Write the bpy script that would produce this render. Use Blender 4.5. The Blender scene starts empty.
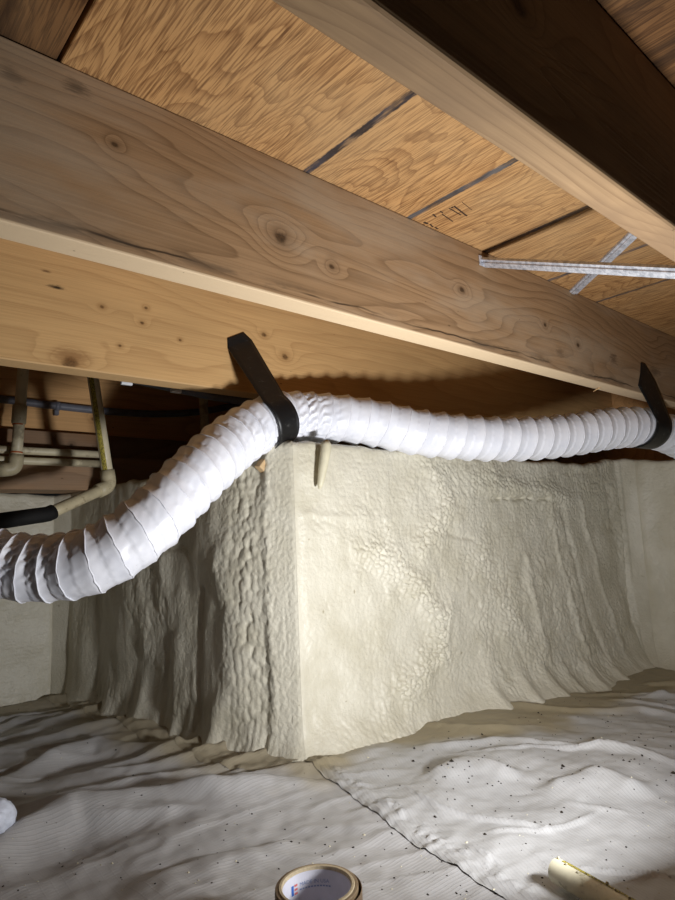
import bpy, bmesh, math, random
import numpy as np
from mathutils import Vector, Matrix

random.seed(7)
S = bpy.context.scene
COL = S.collection
PI = math.pi

# ------------------------------------------------------------------ camera
# world: X along the joists (to the right, away), Y across them (to the left, away), floor at z = 0
CAM_H = 0.40
PC = np.array([337.5, 450.0])
VX, VY = np.array([1045.0, 503.0]), np.array([-212.0, 559.0])
FPX = math.sqrt(-float(np.dot(VX - PC, VY - PC)))
ax = np.array([*(VX - PC), FPX]); ax /= np.linalg.norm(ax)
ay = np.array([*(VY - PC), FPX]); ay -= ax * ax.dot(ay); ay /= np.linalg.norm(ay)
az = np.cross(ax, ay)
RM = np.array([ax, ay, az])
cam = bpy.data.cameras.new('camera'); camo = bpy.data.objects.new('camera', cam); COL.objects.link(camo)
cam.sensor_fit = 'VERTICAL'; cam.sensor_height = 36.0; cam.lens = 36.0 * FPX / 900.0; cam.clip_start = 0.01
r_, u_, b_ = RM[:, 0], -RM[:, 1], -RM[:, 2]
camo.matrix_world = Matrix(((r_[0], u_[0], b_[0], 0), (r_[1], u_[1], b_[1], 0), (r_[2], u_[2], b_[2], CAM_H), (0, 0, 0, 1)))
S.camera = camo

# ------------------------------------------------------------------ light, world, exposure
w = bpy.data.worlds.new('world'); S.world = w; w.use_nodes = True
w.node_tree.nodes['Background'].inputs[0].default_value = (0.9, 0.95, 1.0, 1)
w.node_tree.nodes['Background'].inputs[1].default_value = 0.006
ld = bpy.data.lights.new('work_light', 'AREA'); ld.shape = 'RECTANGLE'; ld.size = 0.085; ld.size_y = 0.085
ld.energy = 8.4; ld.color = (0.985, 0.99, 1.0)
lo = bpy.data.objects.new('work_light', ld); COL.objects.link(lo)
LPOS = Vector((0.650, 0.238, 0.180))
lo.location = LPOS
lo.rotation_euler = Vector((0.24, 0.74, 0.63)).to_track_quat('-Z', 'Y').to_euler()
S.view_settings.view_transform = 'Standard'; S.view_settings.look = 'None'
S.cycles.diffuse_bounces = 8; S.cycles.max_bounces = 12
S.view_settings.exposure = 0.0; S.view_settings.gamma = 1.0; S.view_settings.use_curve_mapping = False


def ray(px, py):
    return RM @ np.array([px - PC[0], py - PC[1], FPX])


def at(px, py, x=None, y=None, z=None):
    """the point of the place seen at a pixel, at a known world x, y or z"""
    d = ray(px, py)
    t = x / d[0] if x is not None else (y / d[1] if y is not None else (z - CAM_H) / d[2])
    return Vector((d[0] * t, d[1] * t, d[2] * t + CAM_H))


# ------------------------------------------------------------------ numpy noise
def _h(ix, iy, seed):
    n = (ix.astype(np.int64) * 374761393 + iy.astype(np.int64) * 668265263 + seed * 974634777) & 0x7fffffff
    n = ((n ^ (n >> 13)) * 1274126177) & 0x7fffffff
    n = ((n ^ (n >> 16)) * 668265263) & 0x7fffffff
    return ((n ^ (n >> 15)) & 0xffffff) / float(0xffffff)


def pn(x, y, seed=0):
    x = np.asarray(x, float); y = np.asarray(y, float)
    x, y = np.broadcast_arrays(x, y)
    ix = np.floor(x); iy = np.floor(y); fx = x - ix; fy = y - iy
    def g(a, b):
        t = _h(ix + a, iy + b, seed) * 2 * PI
        return np.cos(t) * (fx - a) + np.sin(t) * (fy - b)
    sx = fx * fx * fx * (fx * (fx * 6 - 15) + 10); sy = fy * fy * fy * (fy * (fy * 6 - 15) + 10)
    a = g(0, 0) * (1 - sx) + g(1, 0) * sx
    b = g(0, 1) * (1 - sx) + g(1, 1) * sx
    return (a * (1 - sy) + b * sy) * 1.5


def fbm(x, y, seed=0, oct=3, gain=0.5):
    s = 0; a = 1.0; f = 1.0
    for k in range(oct):
        s = s + a * pn(x * f, y * f, seed + k * 17); a *= gain; f *= 2.03
    return s


def worley(x, y, seed=0):
    ix = np.floor(x); iy = np.floor(y)
    best = np.full(np.shape(x), 9.0)
    for a in (-1, 0, 1):
        for b in (-1, 0, 1):
            cx = ix + a; cy = iy + b
            px = cx + 0.15 + 0.7 * _h(cx, cy, seed); py = cy + 0.15 + 0.7 * _h(cx, cy, seed + 91)
            best = np.minimum(best, (px - x) ** 2 + (py - y) ** 2)
    return np.sqrt(best)


def sstep(a, b, x):
    t = np.clip((x - a) / (b - a), 0, 1); return t * t * (3 - 2 * t)


def seg_dist(x, y, pts):
    """distance to a polyline, signed side (left positive) and parameter 0..1 along it"""
    x, y = np.broadcast_arrays(np.asarray(x, float), np.asarray(y, float))
    best = np.full(x.shape, 1e9); side = np.zeros(x.shape); par = np.zeros(x.shape)
    n = len(pts) - 1
    for i in range(n):
        ax_, ay_ = pts[i]; bx_, by_ = pts[i + 1]
        dx, dy = bx_ - ax_, by_ - ay_; L2 = dx * dx + dy * dy + 1e-12
        t = np.clip(((x - ax_) * dx + (y - ay_) * dy) / L2, 0, 1)
        ex = x - ax_ - t * dx; ey = y - ay_ - t * dy
        d = np.sqrt(ex * ex + ey * ey)
        m = d < best
        best = np.where(m, d, best); side = np.where(m, np.sign(dx * ey - dy * ex), side); par = np.where(m, (i + t) / n, par)
    return best, side, par


# ------------------------------------------------------------------ node helpers
class NT:
    def __init__(self, name):
        self.m = bpy.data.materials.new(name); self.m.use_nodes = True
        self.t = self.m.node_tree; self.b = self.t.nodes['Principled BSDF']
        self.tc = None
    def n(self, typ, **kw):
        o = self.t.nodes.new(typ)
        for k, v in kw.items(): setattr(o, k, v)
        return o
    def link(self, a, b): self.t.links.new(a, b)
    def setin(self, sock, v):
        if isinstance(v, bpy.types.NodeSocket): self.link(v, sock)
        else: sock.default_value = v
    def co(self):
        if not self.tc: self.tc = self.n('ShaderNodeTexCoord')
        return self.tc.outputs['Object']
    def math(self, op, a, b=None, c=None, clamp=False):
        o = self.n('ShaderNodeMath', operation=op); o.use_clamp = clamp
        self.setin(o.inputs[0], a)
        if b is not None: self.setin(o.inputs[1], b)
        if c is not None: self.setin(o.inputs[2], c)
        return o.outputs[0]
    def mapr(self, v, a, b, c=0.0, d=1.0, smooth=True):
        o = self.n('ShaderNodeMapRange'); o.interpolation_type = 'SMOOTHSTEP' if smooth else 'LINEAR'
        self.setin(o.inputs[0], v)
        for i, q in zip((1, 2, 3, 4), (a, b, c, d)): o.inputs[i].default_value = q
        return o.outputs[0]
    def scale(self, v, s, loc=(0, 0, 0)):
        o = self.n('ShaderNodeMapping'); self.link(v, o.inputs[0]); o.inputs['Location'].default_value = loc
        o.inputs['Scale'].default_value = s; return o.outputs[0]
    def noise(self, v, scale=1.0, detail=2.0, rough=0.5, dist=0.0):
        o = self.n('ShaderNodeTexNoise'); self.link(v, o.inputs['Vector'])
        o.inputs['Scale'].default_value = scale; o.inputs['Detail'].default_value = detail
        o.inputs['Roughness'].default_value = rough; o.inputs['Distortion'].default_value = dist
        return o.outputs['Fac']
    def mix(self, f, a, b, blend='MIX'):
        o = self.n('ShaderNodeMix', data_type='RGBA', blend_type=blend)
        self.setin(o.inputs['Factor'], f)
        for s, v in ((o.inputs['A'], a), (o.inputs['B'], b)):
            if isinstance(v, bpy.types.NodeSocket): self.link(v, s)
            else: s.default_value = (*v, 1)
        return o.outputs['Result']
    def xyz(self, v):
        o = self.n('ShaderNodeSeparateXYZ'); self.link(v, o.inputs[0]); return o.outputs
    def bump(self, h, strength=0.3, dist=0.001):
        o = self.n('ShaderNodeBump'); self.link(h, o.inputs['Height'])
        o.inputs['Strength'].default_value = strength; o.inputs['Distance'].default_value = dist
        self.link(o.outputs[0], self.b.inputs['Normal'])
    def out(self, col=None, rough=None, metal=None, spec=None):
        if col is not None:
            if isinstance(col, bpy.types.NodeSocket): self.link(col, self.b.inputs['Base Color'])
            else: self.b.inputs['Base Color'].default_value = (*col, 1)
        if rough is not None: self.setin(self.b.inputs['Roughness'], rough)
        if metal is not None: self.b.inputs['Metallic'].default_value = metal
        if spec is not None: self.b.inputs['Specular IOR Level'].default_value = spec
        return self.m


def lin(r, g, b):
    f = lambda c: c / 255 / 12.92 if c / 255 <= 0.04045 else ((c / 255 + 0.055) / 1.055) ** 2.4
    return (f(r), f(g), f(b))


def wood(name, light, dark, knots=(), freq=9.0, wave=5.0, seed=0.0, grey=0.0, greycol=(150, 138, 122), edge=None, stains=(), contrast=0.55, crack=None):
    """flat-sawn board: x along the grain, z across the face (object coordinates)"""
    T = NT(name); v = T.co(); X, Y, Z = T.xyz(v)
    n1 = T.noise(T.scale(v, (1.3, 3, 6.0), (seed, seed * 1.7, seed)), 1.0, 2.0, 0.5, 0.35)
    n2 = T.noise(T.scale(v, (4, 10, 26), (seed, 0, seed)), 1.0, 2.0)
    val = T.math('MULTIPLY_ADD', n1, wave, T.math('MULTIPLY', Z, 10.0))
    val = T.math('MULTIPLY_ADD', n2, 0.35, val)
    val = T.math('MULTIPLY_ADD', Y, 14.0, val)
    core = None; halo = None
    for kx, kz, kr in knots:
        dx = T.math('MULTIPLY', T.math('SUBTRACT', X, kx), 0.75); dz = T.math('SUBTRACT', Z, kz)
        d2 = T.math('ADD', T.math('MULTIPLY', dx, dx), T.math('MULTIPLY', dz, dz))
        d = T.math('SQRT', d2)
        g = T.math('EXPONENT', T.math('MULTIPLY', d2, -1.0 / (2 * (kr * 2.0) ** 2)))
        val = T.math('MULTIPLY_ADD', g, 0.9 * min(1, kr / 0.010), val)
        dn = T.math('MULTIPLY_ADD', T.noise(v, 90.0, 2.0), kr * 0.8, d)
        c = T.mapr(dn, kr * 0.75, kr * 1.5, 1.0, 0.0)
        core = c if core is None else T.math('MAXIMUM', core, c)
        hh = T.mapr(d, kr * 0.8, kr * 2.6, 1.0, 0.0)
        halo = hh if halo is None else T.math('MAXIMUM', halo, hh)
    fr = T.math('FRACT', T.math('MULTIPLY', val, freq / 4.0))
    band = T.math('POWER', fr, 3.6)
    band = T.math('MULTIPLY', band, T.mapr(fr, 0.93, 1.0, 1.0, 0.0))
    fib = T.noise(T.scale(v, (5, 220, 330), (seed, seed, seed)), 1.0, 2.0, 0.6)
    big = T.noise(T.scale(v, (2.2, 6, 7), (seed + 4, 0, 0)), 1.0, 3.0, 0.6)
    col = T.mix(T.math('MULTIPLY', band, contrast), light, dark)
    col = T.mix(T.mapr(fib, 0.35, 0.75, 0.0, 0.28), col, dark)
    col = T.mix(T.mapr(big, 0.35, 0.72, 0.0, 0.38), col, tuple(c * 0.62 for c in light))
    if grey:
        gm = T.math('MULTIPLY', T.mapr(T.noise(T.scale(v, (2.6, 4, 9), (seed + 9, 3, 1)), 1.0, 4.0, 0.6), 0.40, 0.66), grey)
        col = T.mix(gm, col, lin(*greycol))
    if halo is not None:
        col = T.mix(T.math('MULTIPLY', halo, 0.35), col, dark)
        kc = T.mix(T.mapr(T.noise(v, 300.0, 2.0), 0.4, 0.65), tuple(c * 0.55 for c in dark), tuple(c * 0.2 for c in dark))
        col = T.mix(T.math('MULTIPLY', core, 0.85), col, kc)
    if edge is not None:                       # paler planed band close to the lower arris
        col = T.mix(T.mapr(Z, 0.002, edge[1], edge[2], 0.0), col, lin(*edge[0]))
    if crack is not None:                      # long dark checks near the lower edge
        zc = T.math('MULTIPLY_ADD', T.noise(T.scale(v, (7, 1, 1), (seed, 0, 0)), 1.0, 3.0), 0.022, crack - 0.009)
        dd = T.math('ABSOLUTE', T.math('SUBTRACT', Z, zc))
        br = T.mapr(T.noise(T.scale(v, (5, 1, 1), (seed + 3, 0, 0)), 1.0, 3.0), 0.42, 0.55)
        col = T.mix(T.math('MULTIPLY', T.mapr(dd, 0.0004, 0.0022, 0.85, 0.0), br), col, tuple(c * 0.15 for c in dark))
        sm = T.math('MULTIPLY', T.mapr(dd, 0.0, 0.014, 0.5, 0.0), T.mapr(T.noise(T.scale(v, (9, 9, 40)), 1.0, 4.0, 0.7), 0.45, 0.62))
        col = T.mix(sm, col, lin(70, 60, 50))
    for sx, sz, rx, rz, c, a in stains:
        ex = T.math('DIVIDE', T.math('SUBTRACT', X, sx), rx); ez = T.math('DIVIDE', T.math('SUBTRACT', Z, sz), rz)
        d = T.math('SQRT', T.math('ADD', T.math('MULTIPLY', ex, ex), T.math('MULTIPLY', ez, ez)))
        d = T.math('MULTIPLY_ADD', T.noise(T.scale(v, (26, 60, 150), (sx, sz, 0)), 1.0, 4.0, 0.75), 2.2, d)
        col = T.mix(T.mapr(d, 1.2, 2.1, a, 0.0), col, lin(*c))
    speck = T.mapr(T.noise(T.scale(v, (70, 70, 110), (seed, 1, 2)), 1.0, 1.0), 0.76, 0.80)
    col = T.mix(T.math('MULTIPLY', speck, 0.55), col, tuple(c * 0.3 for c in dark))
    T.bump(T.math('ADD', fib, T.math('MULTIPLY', band, 0.5)), 0.35, 0.0006)
    return T.out(col, 0.72, spec=0.25)


def plywood(name, light, dark, stripes=(), seed=0.0, stain=0.0, stamp=False):
    """rotary-cut face: grain along y, loops of annual rings; painted stripes lie across x"""
    T = NT(name); v = T.co(); X, Y, Z = T.xyz(v)
    n1 = T.noise(T.scale(v, (5.5, 1.9, 1), (seed, seed, 0)), 1.0, 2.5, 0.55, 0.5)
    n2 = T.noise(T.scale(v, (45, 7, 1), (seed, 0, 0)), 1.0, 2.0)
    val = T.math('ADD', T.math('MULTIPLY', n1, 30.0), T.math('MULTIPLY', n2, 1.3))
    val = T.math('MULTIPLY_ADD', X, 8.0, val)
    fr = T.math('FRACT', val)
    band = T.math('MULTIPLY', T.math('POWER', fr, 3.2), T.mapr(fr, 0.9, 1.0, 1.0, 0.0))
    fib = T.noise(T.scale(v, (420, 16, 1), (seed, 0, 0)), 1.0, 2.0, 0.6)
    fib2 = T.noise(T.scale(v, (330, 15, 1), (seed, 3, 0)), 1.0, 3.0, 0.65)
    big = T.noise(T.scale(v, (4, 3, 1), (seed + 2, 0, 0)), 1.0, 3.0, 0.6)
    col = T.mix(T.math('MULTIPLY', band, 0.75), light, dark)
    col = T.mix(T.mapr(fib, 0.46, 0.62, 0.0, 0.6), col, tuple(c * 0.8 for c in dark))
    col = T.mix(T.mapr(fib2, 0.55, 0.66, 0.0, 0.5), col, tuple(c * 0.55 for c in dark))
    col = T.mix(T.mapr(big, 0.4, 0.7, 0.0, 0.35), col, lin(176, 150, 112))
    if stain: col = T.mix(T.mapr(T.noise(T.scale(v, (16, 3, 1)), 1.0, 3.0, 0.6), 0.42, 0.62, 0.15, stain), col, lin(52, 36, 24))
    for sx, hw, c, a in stripes:
        xe = T.math('MULTIPLY_ADD', T.noise(T.scale(v, (3, 60, 1), (sx, 0, 0)), 1.0, 3.0, 0.7), 0.006, T.math('SUBTRACT', X, sx + 0.003))
        m = T.mapr(T.math('ABSOLUTE', xe), hw - 0.0012, hw + 0.0012, a, 0.0)
        wv = T.mapr(T.noise(T.scale(v, (90, 16, 1), (sx, 1, 0)), 1.0, 3.0, 0.7), 0.30, 0.55, 0.45, 1.0)
        pc = T.mix(T.mapr(T.noise(T.scale(v, (30, 20, 1), (sx, 2, 0)), 1.0, 2.0), 0.35, 0.65), lin(*c), tuple(q * 0.35 for q in lin(*c)))
        col = T.mix(T.math('MULTIPLY', m, wv), col, pc)
    T.bump(T.math('ADD', fib, fib2), 0.4, 0.0006)
    return T.out(col, 0.75, spec=0.2)


def plain(name, col, rough=0.5, metal=0.0, spec=0.4, var=0.12, scale=40, bump=0.0, dirt=None):
    T = NT(name); v = T.co()
    n = T.noise(v, scale, 3.0, 0.6)
    c = T.mix(T.mapr(n, 0.35, 0.7, 0.0, 1.0), col, tuple(q * (1 - var) for q in col))
    if dirt: c = T.mix(T.mapr(T.noise(v, dirt[1], 4.0, 0.7), 0.56, 0.66, 0.0, dirt[2]), c, lin(*dirt[0]))
    if bump: T.bump(n, bump, 0.001)
    return T.out(c, rough, metal, spec)


# ------------------------------------------------------------------ mesh helpers
def tag(o, label=None, cat=None, group=None, kind=None):
    if label: o['label'] = label
    if cat: o['category'] = cat
    if group: o['group'] = group
    if kind: o['kind'] = kind
    return o


def link(name, me, mat, parent=None, loc=None, smooth=True):
    o = bpy.data.objects.new(name, me); COL.objects.link(o)
    if mat: me.materials.append(mat)
    if smooth and len(me.polygons): me.polygons.foreach_set('use_smooth', [True] * len(me.polygons))
    if loc is not None: o.location = loc
    if parent is not None:
        o.parent = parent
        o.matrix_parent_inverse = Matrix.Translation(-Vector(parent.location)) if parent.rotation_euler.z == 0 else Matrix.Identity(4)
    return o


def empty(name, loc):
    o = bpy.data.objects.new(name, None); COL.objects.link(o); o.location = loc; o.empty_display_size = 0.05
    return o


def np_mesh(name, V, F):
    me = bpy.data.meshes.new(name)
    V = np.asarray(V, np.float32); F = np.asarray(F, np.int32)
    me.vertices.add(len(V)); me.vertices.foreach_set('co', V.ravel())
    k = F.shape[1]
    me.loops.add(F.size); me.loops.foreach_set('vertex_index', F.ravel())
    me.polygons.add(len(F)); me.polygons.foreach_set('loop_start', np.arange(0, F.size, k, dtype=np.int32))
    me.polygons.foreach_set('loop_total', np.full(len(F), k, np.int32))
    me.update(calc_edges=True); me.validate()
    return me


def grid_faces(nu, nv, wrap_v=False):
    i = np.arange(nu - 1)[:, None]; j = np.arange(nv if wrap_v else nv - 1)[None, :]
    j2 = (j + 1) % nv
    a = i * nv + j; b = (i + 1) * nv + j; c = (i + 1) * nv + j2; d = i * nv + j2
    return np.stack(np.broadcast_arrays(a, b, c, d), -1).reshape(-1, 4)


def box_mesh(name, lo_, hi_, bev=0.002, seg=2, cuts=0):
    bm = bmesh.new()
    bmesh.ops.create_cube(bm, size=1.0)
    c = (Vector(lo_) + Vector(hi_)) / 2; s = Vector(hi_) - Vector(lo_)
    for vtx in bm.verts: vtx.co = Vector((vtx.co.x * s.x, vtx.co.y * s.y, vtx.co.z * s.z)) + c
    if bev: bmesh.ops.bevel(bm, geom=list(bm.edges), offset=bev, segments=seg, affect='EDGES', profile=0.6)
    me = bpy.data.meshes.new(name); bm.to_mesh(me); bm.free()
    return me


def frames(P):
    P = [Vector(p) for p in P]; n = len(P); T_ = []
    for i in range(n):
        T_.append((P[min(i + 1, n - 1)] - P[max(i - 1, 0)]).normalized())
    up = Vector((0, 0, 1)) if abs(T_[0].z) < 0.9 else Vector((0, -1, 0))
    N = [(up - T_[0] * up.dot(T_[0])).normalized()]
    for i in range(1, n):
        v = N[-1] - T_[i] * N[-1].dot(T_[i]); N.append(v.normalized())
    return T_, N, [T_[i].cross(N[i]) for i in range(n)]


def catmull(P, per=24):
    P = [Vector(p) for p in P]; Q = [P[0] * 2 - P[1]] + P + [P[-1] * 2 - P[-2]]; out = []
    for i in range(1, len(Q) - 2):
        a, b, c, d = Q[i - 1:i + 3]
        for k in range(per):
            t = k / per
            out.append(0.5 * ((2 * b) + (c - a) * t + (2 * a - 5 * b + 4 * c - d) * t * t + (3 * b - a - 3 * c + d) * t ** 3))
    out.append(P[-1]); return out


def resample(P, step):
    L = [0.0]
    for i in range(1, len(P)): L.append(L[-1] + (P[i] - P[i - 1]).length)
    n = max(2, int(round(L[-1] / step)) + 1); out = []; j = 0
    for k in range(n):
        s = L[-1] * k / (n - 1)
        while j < len(L) - 2 and L[j + 1] < s: j += 1
        t = (s - L[j]) / max(1e-9, L[j + 1] - L[j]); out.append(P[j].lerp(P[j + 1], t))
    return out


def tube_mesh(name, P, R, seg=20, caps=True, bore=None):
    """swept tube; R a number or a list; a bore leaves the ends open with a wall thickness"""
    T_, N, B = frames(P); n = len(P); R = [R] * n if not hasattr(R, '__len__') else list(R)
    rings = [(P[i], N[i], B[i], R[i]) for i in range(n)]
    if bore: rings = rings + [(P[i], N[i], B[i], bore) for i in reversed(range(n))] + [rings[0]]
    V = []
    for p, a, b, r in rings:
        for k in range(seg):
            t = 2 * PI * k / seg; V.append(Vector(p) + (a * math.cos(t) + b * math.sin(t)) * r)
    F = grid_faces(len(rings), seg, True).tolist()
    if caps and not bore:
        F.append(list(range(seg))); F.append([(len(rings) - 1) * seg + k for k in reversed(range(seg))])
    me = bpy.data.meshes.new(name); me.from_pydata([tuple(v) for v in V], [], [tuple(f) for f in F])
    bm = bmesh.new(); bm.from_mesh(me); bmesh.ops.recalc_face_normals(bm, faces=bm.faces); bm.to_mesh(me); bm.free()
    return me


def ribbon_mesh(name, C, W, thick=0.001):
    """strip through the centres C with half-width vectors W"""
    n = len(C); V = []; NW = 7
    for i in range(n):
        t = (Vector(C[min(i + 1, n - 1)]) - Vector(C[max(i - 1, 0)])).normalized()
        nn = t.cross(Vector(W[i])).normalized() * thick * 0.5
        for s in (1, -1):
            for k in range(NW):
                q = -1 + 2 * k / (NW - 1)
                V.append(Vector(C[i]) + Vector(W[i]) * q * s + nn * s)
    F = grid_faces(n, 2 * NW, True).tolist()
    F.append(list(range(2 * NW))); F.append([(n - 1) * 2 * NW + k for k in reversed(range(2 * NW))])
    me = bpy.data.meshes.new(name); me.from_pydata([tuple(v) for v in V], [], [tuple(f) for f in F])
    bm = bmesh.new(); bm.from_mesh(me); bmesh.ops.recalc_face_normals(bm, faces=bm.faces); bm.to_mesh(me); bm.free()
    return me


# ------------------------------------------------------------------ key sizes
ZB = CAM_H + 0.317          # underside of the joists
ZT = CAM_H + 0.516          # underside of the plywood
YC0, YC1 = 0.2284, 0.2664
YA0, YA1 = 0.634, 0.673
YB0, YB1 = 1.050, 1.094
ZBB = CAM_H + 0.297
YD = 1.72

# ================================================================== setting: plywood ceiling
ceil = tag(empty('ceiling', (0.6, 0.6, ZT)), 'plywood subfloor overhead with blue painted stripes', 'ceiling', kind='structure')
PLY_L, PLY_D = lin(186, 142, 92), lin(104, 63, 32)
st = [(0.527, 0.0060, (42, 48, 62), 0.92), (0.745, 0.0060, (66, 78, 88), 0.85), (0.957, 0.0055, (72, 76, 88), 0.8),
      (1.185, 0.0055, (66, 72, 84), 0.8), (1.40, 0.0055, (66, 72, 84), 0.75)]
pm = plywood('plywood_main', PLY_L, PLY_D, st, 2.3)
pm2 = plywood('plywood_stained_shaded', lin(128, 90, 54), lin(70, 42, 22), (), 7.7, stain=0.85)  # real stain on the left panel; shade painted in on the near-bay panel
link('plywood_panel', box_mesh('plywood_panel', (0.1905, 0.248, ZT), (2.42, 1.79, ZT + 0.018), 0.001, 1), pm, ceil, smooth=False)
link('plywood_panel', box_mesh('plywood_panel', (0.1905, -0.9, ZT), (2.42, 0.246, ZT + 0.018), 0.001, 1), pm2, ceil, smooth=False)  # near bay: its dimness is put into the darker plywood colour
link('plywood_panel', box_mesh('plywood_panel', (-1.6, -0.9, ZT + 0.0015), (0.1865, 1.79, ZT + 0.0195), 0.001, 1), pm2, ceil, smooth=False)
# grade stamp inked on the panel: bars and a row of small characters
stamp = []
ink = plain('stamp_ink', lin(58, 40, 26), 0.8)
def ply_rect(px0, py0, px1, py1, wdt):
    a = at(px0, py0, z=ZT); b = at(px1, py1, z=ZT); d = (b - a).normalized(); nrm = Vector((-d.y, d.x, 0)) * wdt / 2
    z = ZT - 0.0003; k = len(stamp)
    for q in (a - nrm, b - nrm, b + nrm, a + nrm): stamp.append((q.x, q.y, z))
for a in ((449, 208, 461, 215, .0022), (454, 206, 467, 216, .003), (451.5, 207, 453, 207.8, .004), (442, 214, 453, 221.5, .002),
          (424, 222, 428, 224, .004), (430, 224, 433, 227, .003), (435, 227, 438, 229, .003), (433, 214, 436, 217, .003), (440, 211, 443, 213, .002), (462, 202, 472, 210, .001)):
    ply_rect(*a)
link('grade_stamp', np_mesh('grade_stamp', np.array(stamp), np.arange(len(stamp)).reshape(-1, 4)), ink, ceil, smooth=False)

# ================================================================== joists
def joist(name, y0, y1, zb, zt, x0, x1, mat, label, bev=0.0025):
    me = box_mesh(name, (x0, 0, 0), (x1, y1 - y0, zt - zb), bev, 3)
    o = link(name, me, mat, loc=(0, y0, zb), smooth=False)
    return tag(o, label, 'joist', 'floor joists')

def kp(px, py, y, zb):      # knot position on a joist face from where it is seen
    p = at(px, py, y=y); return p.x, p.z - zb

kA = [(*kp(281, 238, YA0, ZB), 0.0105), (*kp(332, 267, YA0, ZB), 0.005), (*kp(462, 290, YA0, ZB), 0.006), (*kp(115, 145, YA0, ZB), 0.004), (*kp(545, 325, YA0, ZB), 0.005), (*kp(578, 345, YA0, ZB), 0.006)]
sA = [(*kp(76, 88, YA0, ZB), 0.022, 0.012, (40, 34, 30), 0.55), (*kp(12, 75, YA0, ZB), 0.016, 0.016, (46, 38, 32), 0.4),
      (*kp(614, 360, YA0, ZB), 0.03, 0.022, (70, 46, 30), 0.6), (*kp(655, 372, YA0, ZB), 0.05, 0.02, (60, 44, 32), 0.5), (*kp(560, 352, YA0, ZB), 0.025, 0.014, (70, 50, 34), 0.45)]
mA = wood('joist_wood_dusty', lin(162, 131, 97), lin(94, 67, 41), kA, 17.0, 4.2, 1.3, grey=0.5, greycol=(176, 160, 138), edge=((214, 190, 156), 0.004, 0.9), stains=sA, crack=0.012, contrast=0.68)
jA = joist('floor_joist', YA0, YA1, ZB, ZT - 0.0005, -1.6, 2.36, mA, 'broad dusty brown joist crossing the picture behind the metal bridging straps')
kB = [(*kp(99, 395, YB0, ZBB), 0.004), (*kp(70, 363, YB0, ZBB), 0.012), (*kp(102, 307, YB0, ZBB), 0.004), (*kp(146, 308, YB0, ZBB), 0.0035), (*kp(142, 323, YB0, ZBB), 0.004),
      (*kp(120, 346, YB0, ZBB), 0.0035), (*kp(264, 335, YB0, ZBB), 0.006), (*kp(285, 357, YB0, ZBB), 0.008), (*kp(180, 340, YB0, ZBB), 0.003)]
sB = [(*kp(57, 287, YB0, ZBB), 0.017, 0.0048, (16, 12, 9), 0.95), (*kp(46, 271, YB0, ZBB), 0.012, 0.003, (96, 62, 34), 0.8), (*kp(72, 356, YB0, ZBB), 0.045, 0.02, (120, 78, 40), 0.5)]
mB = wood('joist_wood_golden', lin(212, 172, 118), lin(146, 104, 60), kB, 11.0, 2.6, 5.1, edge=((206, 170, 122), 0.003, 0.8), stains=sB, contrast=0.35)
jB = joist('floor_joist', YB0, YB1, ZBB, ZT - 0.0005, -1.6, 2.36, mB, 'golden knotty joist behind the white duct that holds the left black strap')
mC = wood('joist_wood_rough', lin(172, 142, 106), lin(104, 76, 50), [(0.42, 0.1, 0.01)], 14.0, 5.0, 9.4, grey=0.75, greycol=(128, 104, 80))
jC = joist('floor_joist', YC0, YC1, ZB, ZT - 0.0005, -1.6, 2.36, mC, 'near dark-faced joist across the top right corner', 0.005)
mD = wood('joist_wood_far', lin(226, 178, 122), lin(156, 108, 62), [(0.62, 0.05, 0.006)], 7.0, 4.0, 12.2, contrast=0.4)
jD = joist('floor_joist', YD, YD + 0.045, CAM_H + 0.300, ZT - 0.0005, -1.6, 2.36, mD, 'far rim joist behind the grey conduit and cream pipes')
mE = wood('sill_wood', lin(146, 110, 78), lin(86, 60, 40), [(0.3, 0.03, 0.006), (0.55, 0.03, 0.005)], 9.0, 4.0, 17.0, grey=0.3)
o = link('sill_plate', box_mesh('sill_plate', (-1.6, 0, 0), (2.36, 0.1, 0.062), 0.003, 2), mE, loc=(0, 1.685, CAM_H + 0.2375), smooth=False)
tag(o, 'dark upper sill plate under the far rim joist', 'sill plate', 'sill plates')
mF = wood('sill_wood_lower', lin(174, 138, 104), lin(106, 76, 52), [(0.35, 0.05, 0.008)], 8.0, 4.0, 23.0, grey=0.4)
o = link('sill_plate', box_mesh('sill_plate', (-1.6, 0, 0), (2.36, 0.12, 0.092), 0.003, 2), mF, loc=(0, 1.665, CAM_H + 0.145), smooth=False)
tag(o, 'lower brown sill plate resting on the far foam wall below the paired pipes', 'sill plate', 'sill plates')
o = link('trim_1', box_mesh('trim_1', (2.362, -0.9, CAM_H + 0.19), (2.40, 1.79, ZT - 0.001), 0.002, 2), mD, smooth=False)
tag(o, 'rim board closing the joist ends at the right', 'trim', kind='structure')

# ================================================================== foam walls
def gz(x, y):
    """lie of the ground"""
    x, y = np.broadcast_arrays(np.asarray(x, float), np.asarray(y, float))
    z = -0.035 * sstep(1.0, 2.0, x) + 0.02 * sstep(0.6, -0.2, x) * sstep(0.9, 1.9, y)
    return z + 0.012 * pn(x * 1.9 + 3, y * 1.9, 5) + 0.006 * pn(x * 4.6, y * 4.6 + 8, 6)

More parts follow.
